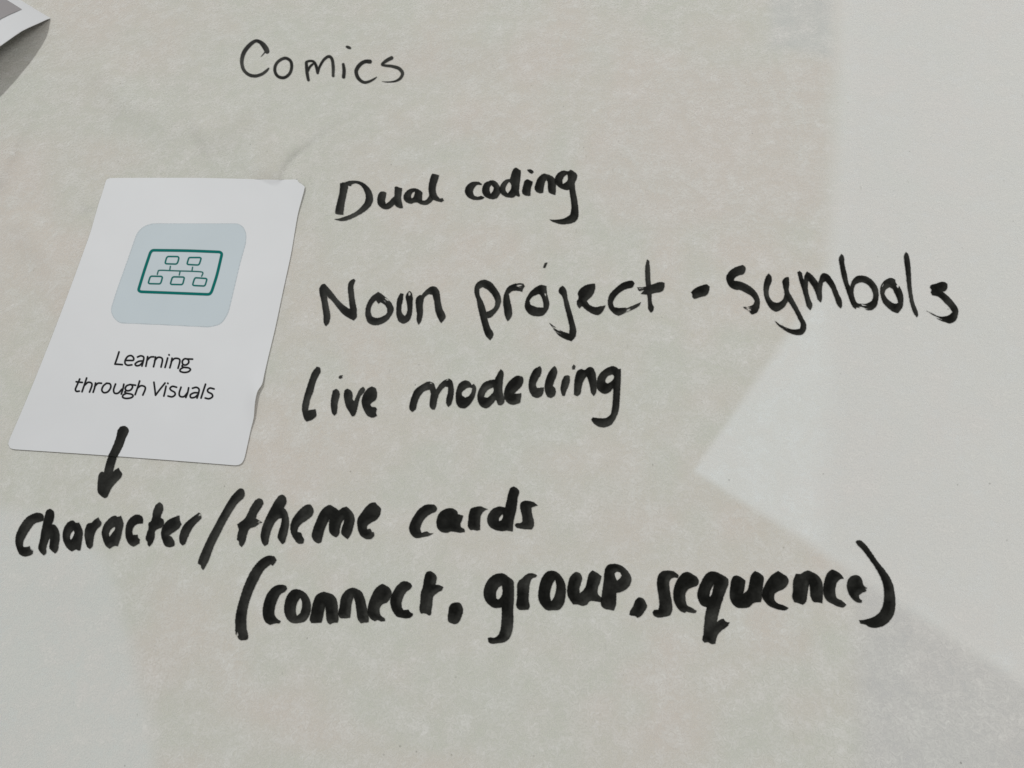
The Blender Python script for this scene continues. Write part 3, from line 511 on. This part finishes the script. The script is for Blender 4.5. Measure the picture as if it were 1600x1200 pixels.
q = smooth_closed(OUT, 3, 34, True); x0, y0 = q.min(0) - 4; x1, y1 = q.max(0) + 4
X, Y = np.meshgrid(np.arange(x0, x1, 3.0), np.arange(y0, y1, 3.0))
Pc, Fc = march(X, Y, seg_field(X, Y, q, True), [], 0.0)
TH = .00018
CARD = mesh_from('picture_card', place(Pc[:, 0], Pc[:, 1], card_lift(Pc[:, 0], Pc[:, 1]) + TH), Fc, M_CARD)
tag(CARD, 'white rounded card with a pale blue diagram icon and the printed words "Learning through Visuals"', 'card')
a = card_lift(q[:, 0], q[:, 1]); top = place(q[:, 0], q[:, 1], a + TH); bot = top.copy(); bot[:, 2] -= TH
n = len(q); k = np.arange(n)
mesh_from('card_edge', np.vstack([top, bot]), np.stack([k, (k + 1) % n, n + (k + 1) % n, n + k], 1), plain_material('card_edge', (.62, .61, .59), .8, .1), CARD)

cs = lambda u, v: card_lift(u, v) + TH
pr = dict(ragged=0, pool=False, surf=cs, dens=1.0)
ZI = (170, 340, 6.859)
TILE = shape('icon_tile', M_TILE, CARD, ZI, polys=[[(520,62),(900,64),(1330,63),(1400,75),(1450,120),(1472,200),(1460,300),(1400,520),(1290,985),(1240,1090),(1170,1150),(1040,1172),(600,1150),(140,1130),(70,1090),(30,1020),(32,950),(100,740),(200,460),(290,200),(340,125),(420,78)]], res=1.5, soft=1.4, lift=.00004, corner=80, **pr)
pr.update(lift=.00007, soft=1.1, res=.45)
cl = lambda pts, w: [[(x, y, w) for x, y in pts]]
shape('icon_frame', M_TEAL, TILE, ZI, strokes=cl([(490,350),(840,355),(1180,368),(1208,385),(1205,420),(1160,610),(1110,770),(1085,815),(1040,822),(690,808),(350,795),(322,780),(325,750),(380,570),(440,390),(460,358)], 29), closed=True, corner=80, **pr)
for b in ([(640,417),(735,418),(750,435),(738,480),(715,498),(620,495),(605,482),(618,435)], [(870,428),(970,428),(988,440),(972,492),(950,508),(855,503),(840,490),(855,440)],
          [(460,628),(560,630),(573,645),(560,692),(540,710),(440,708),(425,695),(440,645)], [(700,635),(795,637),(808,650),(795,702),(775,718),(675,716),(662,703),(678,650)],
          [(935,645),(1035,652),(1050,665),(1035,717),(1015,733),(915,728),(900,715),(915,665)]):
    shape('diagram_box', M_TEAL, TILE, ZI, strokes=cl(b, 16), closed=True, corner=80, **{**pr, 'dens': .95})
shape('connector_line', M_TEAL, TILE, ZI, strokes=[[(x, y, 14) for x, y in s] for s in ([(520,608),(528,580),(545,565),(655,568),(765,572),(880,575),(985,581),(1008,594),(995,628)], [(660,522),(652,568)], [(898,532),(890,575)], [(765,572),(755,615)])], **{**pr, 'dens': .84})
ZT = (100, 530, 6.4)
T = lambda label, ss: tag(shape('printed_word', M_TEXT, CARD, ZT, strokes=[[(x, y, 17.5) for x, y in s] for s in ss], **{**pr, 'res': .38, 'soft': 1.0}), label)
T('printed word "Learning"', [[(550,127),(530,190),(509,249)], [(509,249),(545,251),(582,254)],
    [(617,212),(655,212),(692,210),(695,185),(672,164),(638,172),(613,208),(611,243),(636,260),(678,256)],
    [(735,178),(768,166),(797,180),(791,225),(779,268)], [(788,216),(745,222),(712,246),(724,265),(757,259),(785,232)],
    [(836,174),(828,220),(818,270)], [(830,212),(862,180),(898,176)],
    [(915,178),(907,225),(895,275)], [(906,215),(938,182),(974,186),(984,212),(970,278)],
    [(1036,188),(1024,235),(1010,282)], [(1050,155),(1051,158)],
    [(1080,190),(1072,235),(1058,285)], [(1072,225),(1105,193),(1148,196),(1158,222),(1140,290)],
    [(1235,198),(1205,196),(1183,220),(1190,251),(1220,257),(1246,235),(1244,208),(1232,198),(1255,198),(1285,199)],
    [(1192,252),(1180,270),(1200,281),(1244,286),(1264,303),(1243,325),(1200,332),(1162,320),(1166,298),(1198,280)]])
T('printed word "through"', [[(157,398),(130,460),(114,500),(124,521),(152,519)], [(122,425),(150,429),(182,432)],
    [(226,388),(203,458),(180,525)], [(208,458),(240,431),(273,438),(278,465),(255,528)],
    [(315,438),(306,485),(291,530)], [(306,474),(338,441),(374,440)],
    [(425,440),(392,468),(378,508),(398,534),(438,525),(467,482),(460,447),(427,440)],
    [(515,448),(496,505),(506,539),(542,538),(578,500)], [(598,450),(588,500),(573,548)],
    [(660,453),(626,466),(612,495),(630,515),(665,508),(685,478),(676,458),(658,453),(685,456),(715,460)],
    [(622,511),(608,530),(630,541),(675,550),(690,568),(668,586),(620,592),(587,580),(594,556),(627,540)],
    [(756,418),(735,486),(711,554)], [(736,487),(770,465),(806,474),(812,500),(788,558)]])
T('printed word "Visuals"', [[(899,430),(908,500),(915,560)], [(915,560),(960,500),(1010,438)],
    [(1020,470),(1010,520),(998,568)], [(1038,440),(1039,443)],
    [(1125,480),(1085,471),(1060,490),(1072,511),(1105,530),(1110,556),(1080,576),(1040,568)],
    [(1170,480),(1152,538),(1161,571),(1200,573),(1234,535)], [(1246,486),(1236,535),(1218,582)],
    [(1285,490),(1323,481),(1350,500),(1345,540),(1330,588)], [(1342,536),(1300,536),(1264,556),(1269,584),(1308,580),(1335,556)],
    [(1415,450),(1392,520),(1370,588)],
    [(1500,497),(1460,488),(1436,506),(1442,528),(1478,548),(1484,575),(1450,595),(1412,588)]])
tag(shape('arrow_tail', M_INK, CARD, ZA, polys=[[(505,203),(550,220),(570,270),(555,310),(530,360),(500,450),(465,520),(428,590),(375,586),(312,578),(345,510),(385,420),(415,330),(435,250),(470,212)]], surf=cs, lift=.00006, light=[(440,470,110,.05)]), 'upper stem of the black marker arrow')

# ------------------------------------------------------------------ the curled card at the top left
T0 = np.array([80.5, 28.0])
low = np.array([(80.5,28),(74,29.5),(60,36),(45,42.5),(33,48.5),(22,56),(0,71.5),(-60,112),(-170,188),(-300,275)])
upp = np.array([(80.5,28),(58,14.5),(35,0),(-40,-46),(-170,-126)])
def along(P, s):
    L_ = np.r_[0, np.cumsum(np.linalg.norm(np.diff(P, axis=0), axis=1))]; return np.stack([np.interp(s, L_, P[:, 0]), np.interp(s, L_, P[:, 1])], -1)
sa = np.concatenate([[0, 1.5, 4, 8, 12, 16], np.arange(21, 420, 6.)]); sb = np.linspace(0, 250, 60)
zs = np.interp(sa, [0, 4, 16, 25, 41, 56, 72, 87, 106, 137, 200, 420], [.4, 2.2, 5.9, 8.2, 11.1, 13.0, 14.4, 15.3, 16.6, 18.4, 20.5, 24]) * 1e-3
A_, B_ = np.meshgrid(sa, sb); zz = np.interp(A_, sa, zs) * np.clip(1 - B_ / 900, 0, 1) + .0004
G = along(low, A_) + along(upp, B_) - T0
def curl(name, mat, dz, parent=None):
    ii = np.arange(A_.size).reshape(A_.shape)
    f = np.stack([ii[1:, :-1], ii[1:, 1:], ii[:-1, 1:], ii[:-1, :-1]], -1).reshape(-1, 4)
    return mesh_from(name, place(G[..., 0], G[..., 1], zz + dz).reshape(-1, 3), f, mat, parent)
CURL = tag(curl('printed_sheet', M_CARD, .0), 'white bordered print with a grey panel, its edge curling up in the top left corner', 'print')
rim = place(G[0, :, 0], G[0, :, 1], zz[0]); rb = rim.copy(); rb[:, 2] -= .00035; k = np.arange(len(rim) - 1); n = len(rim)
mesh_from('sheet_edge', np.vstack([rim, rb]), np.stack([k, k + 1, n + k + 1, n + k], 1), M_CARD, CURL)
def pick(s0, s1, arr): return np.concatenate([[s0], arr[(arr > s0) & (arr < s1)], [s1]])
ka, kb = pick(16.0, 300, sa), pick(37.0, 240, sb)
A_, B_ = np.meshgrid(ka, kb); zz = np.interp(A_, sa, zs) * np.clip(1 - B_ / 900, 0, 1) + .0004
G = along(low, A_) + along(upp, B_) - T0
panel = curl('grey_panel', M_GREY, .0004, CURL)
panel.data.attributes.new('ink', 'FLOAT', 'POINT').data.foreach_set('value', np.ones(A_.size, np.float32))
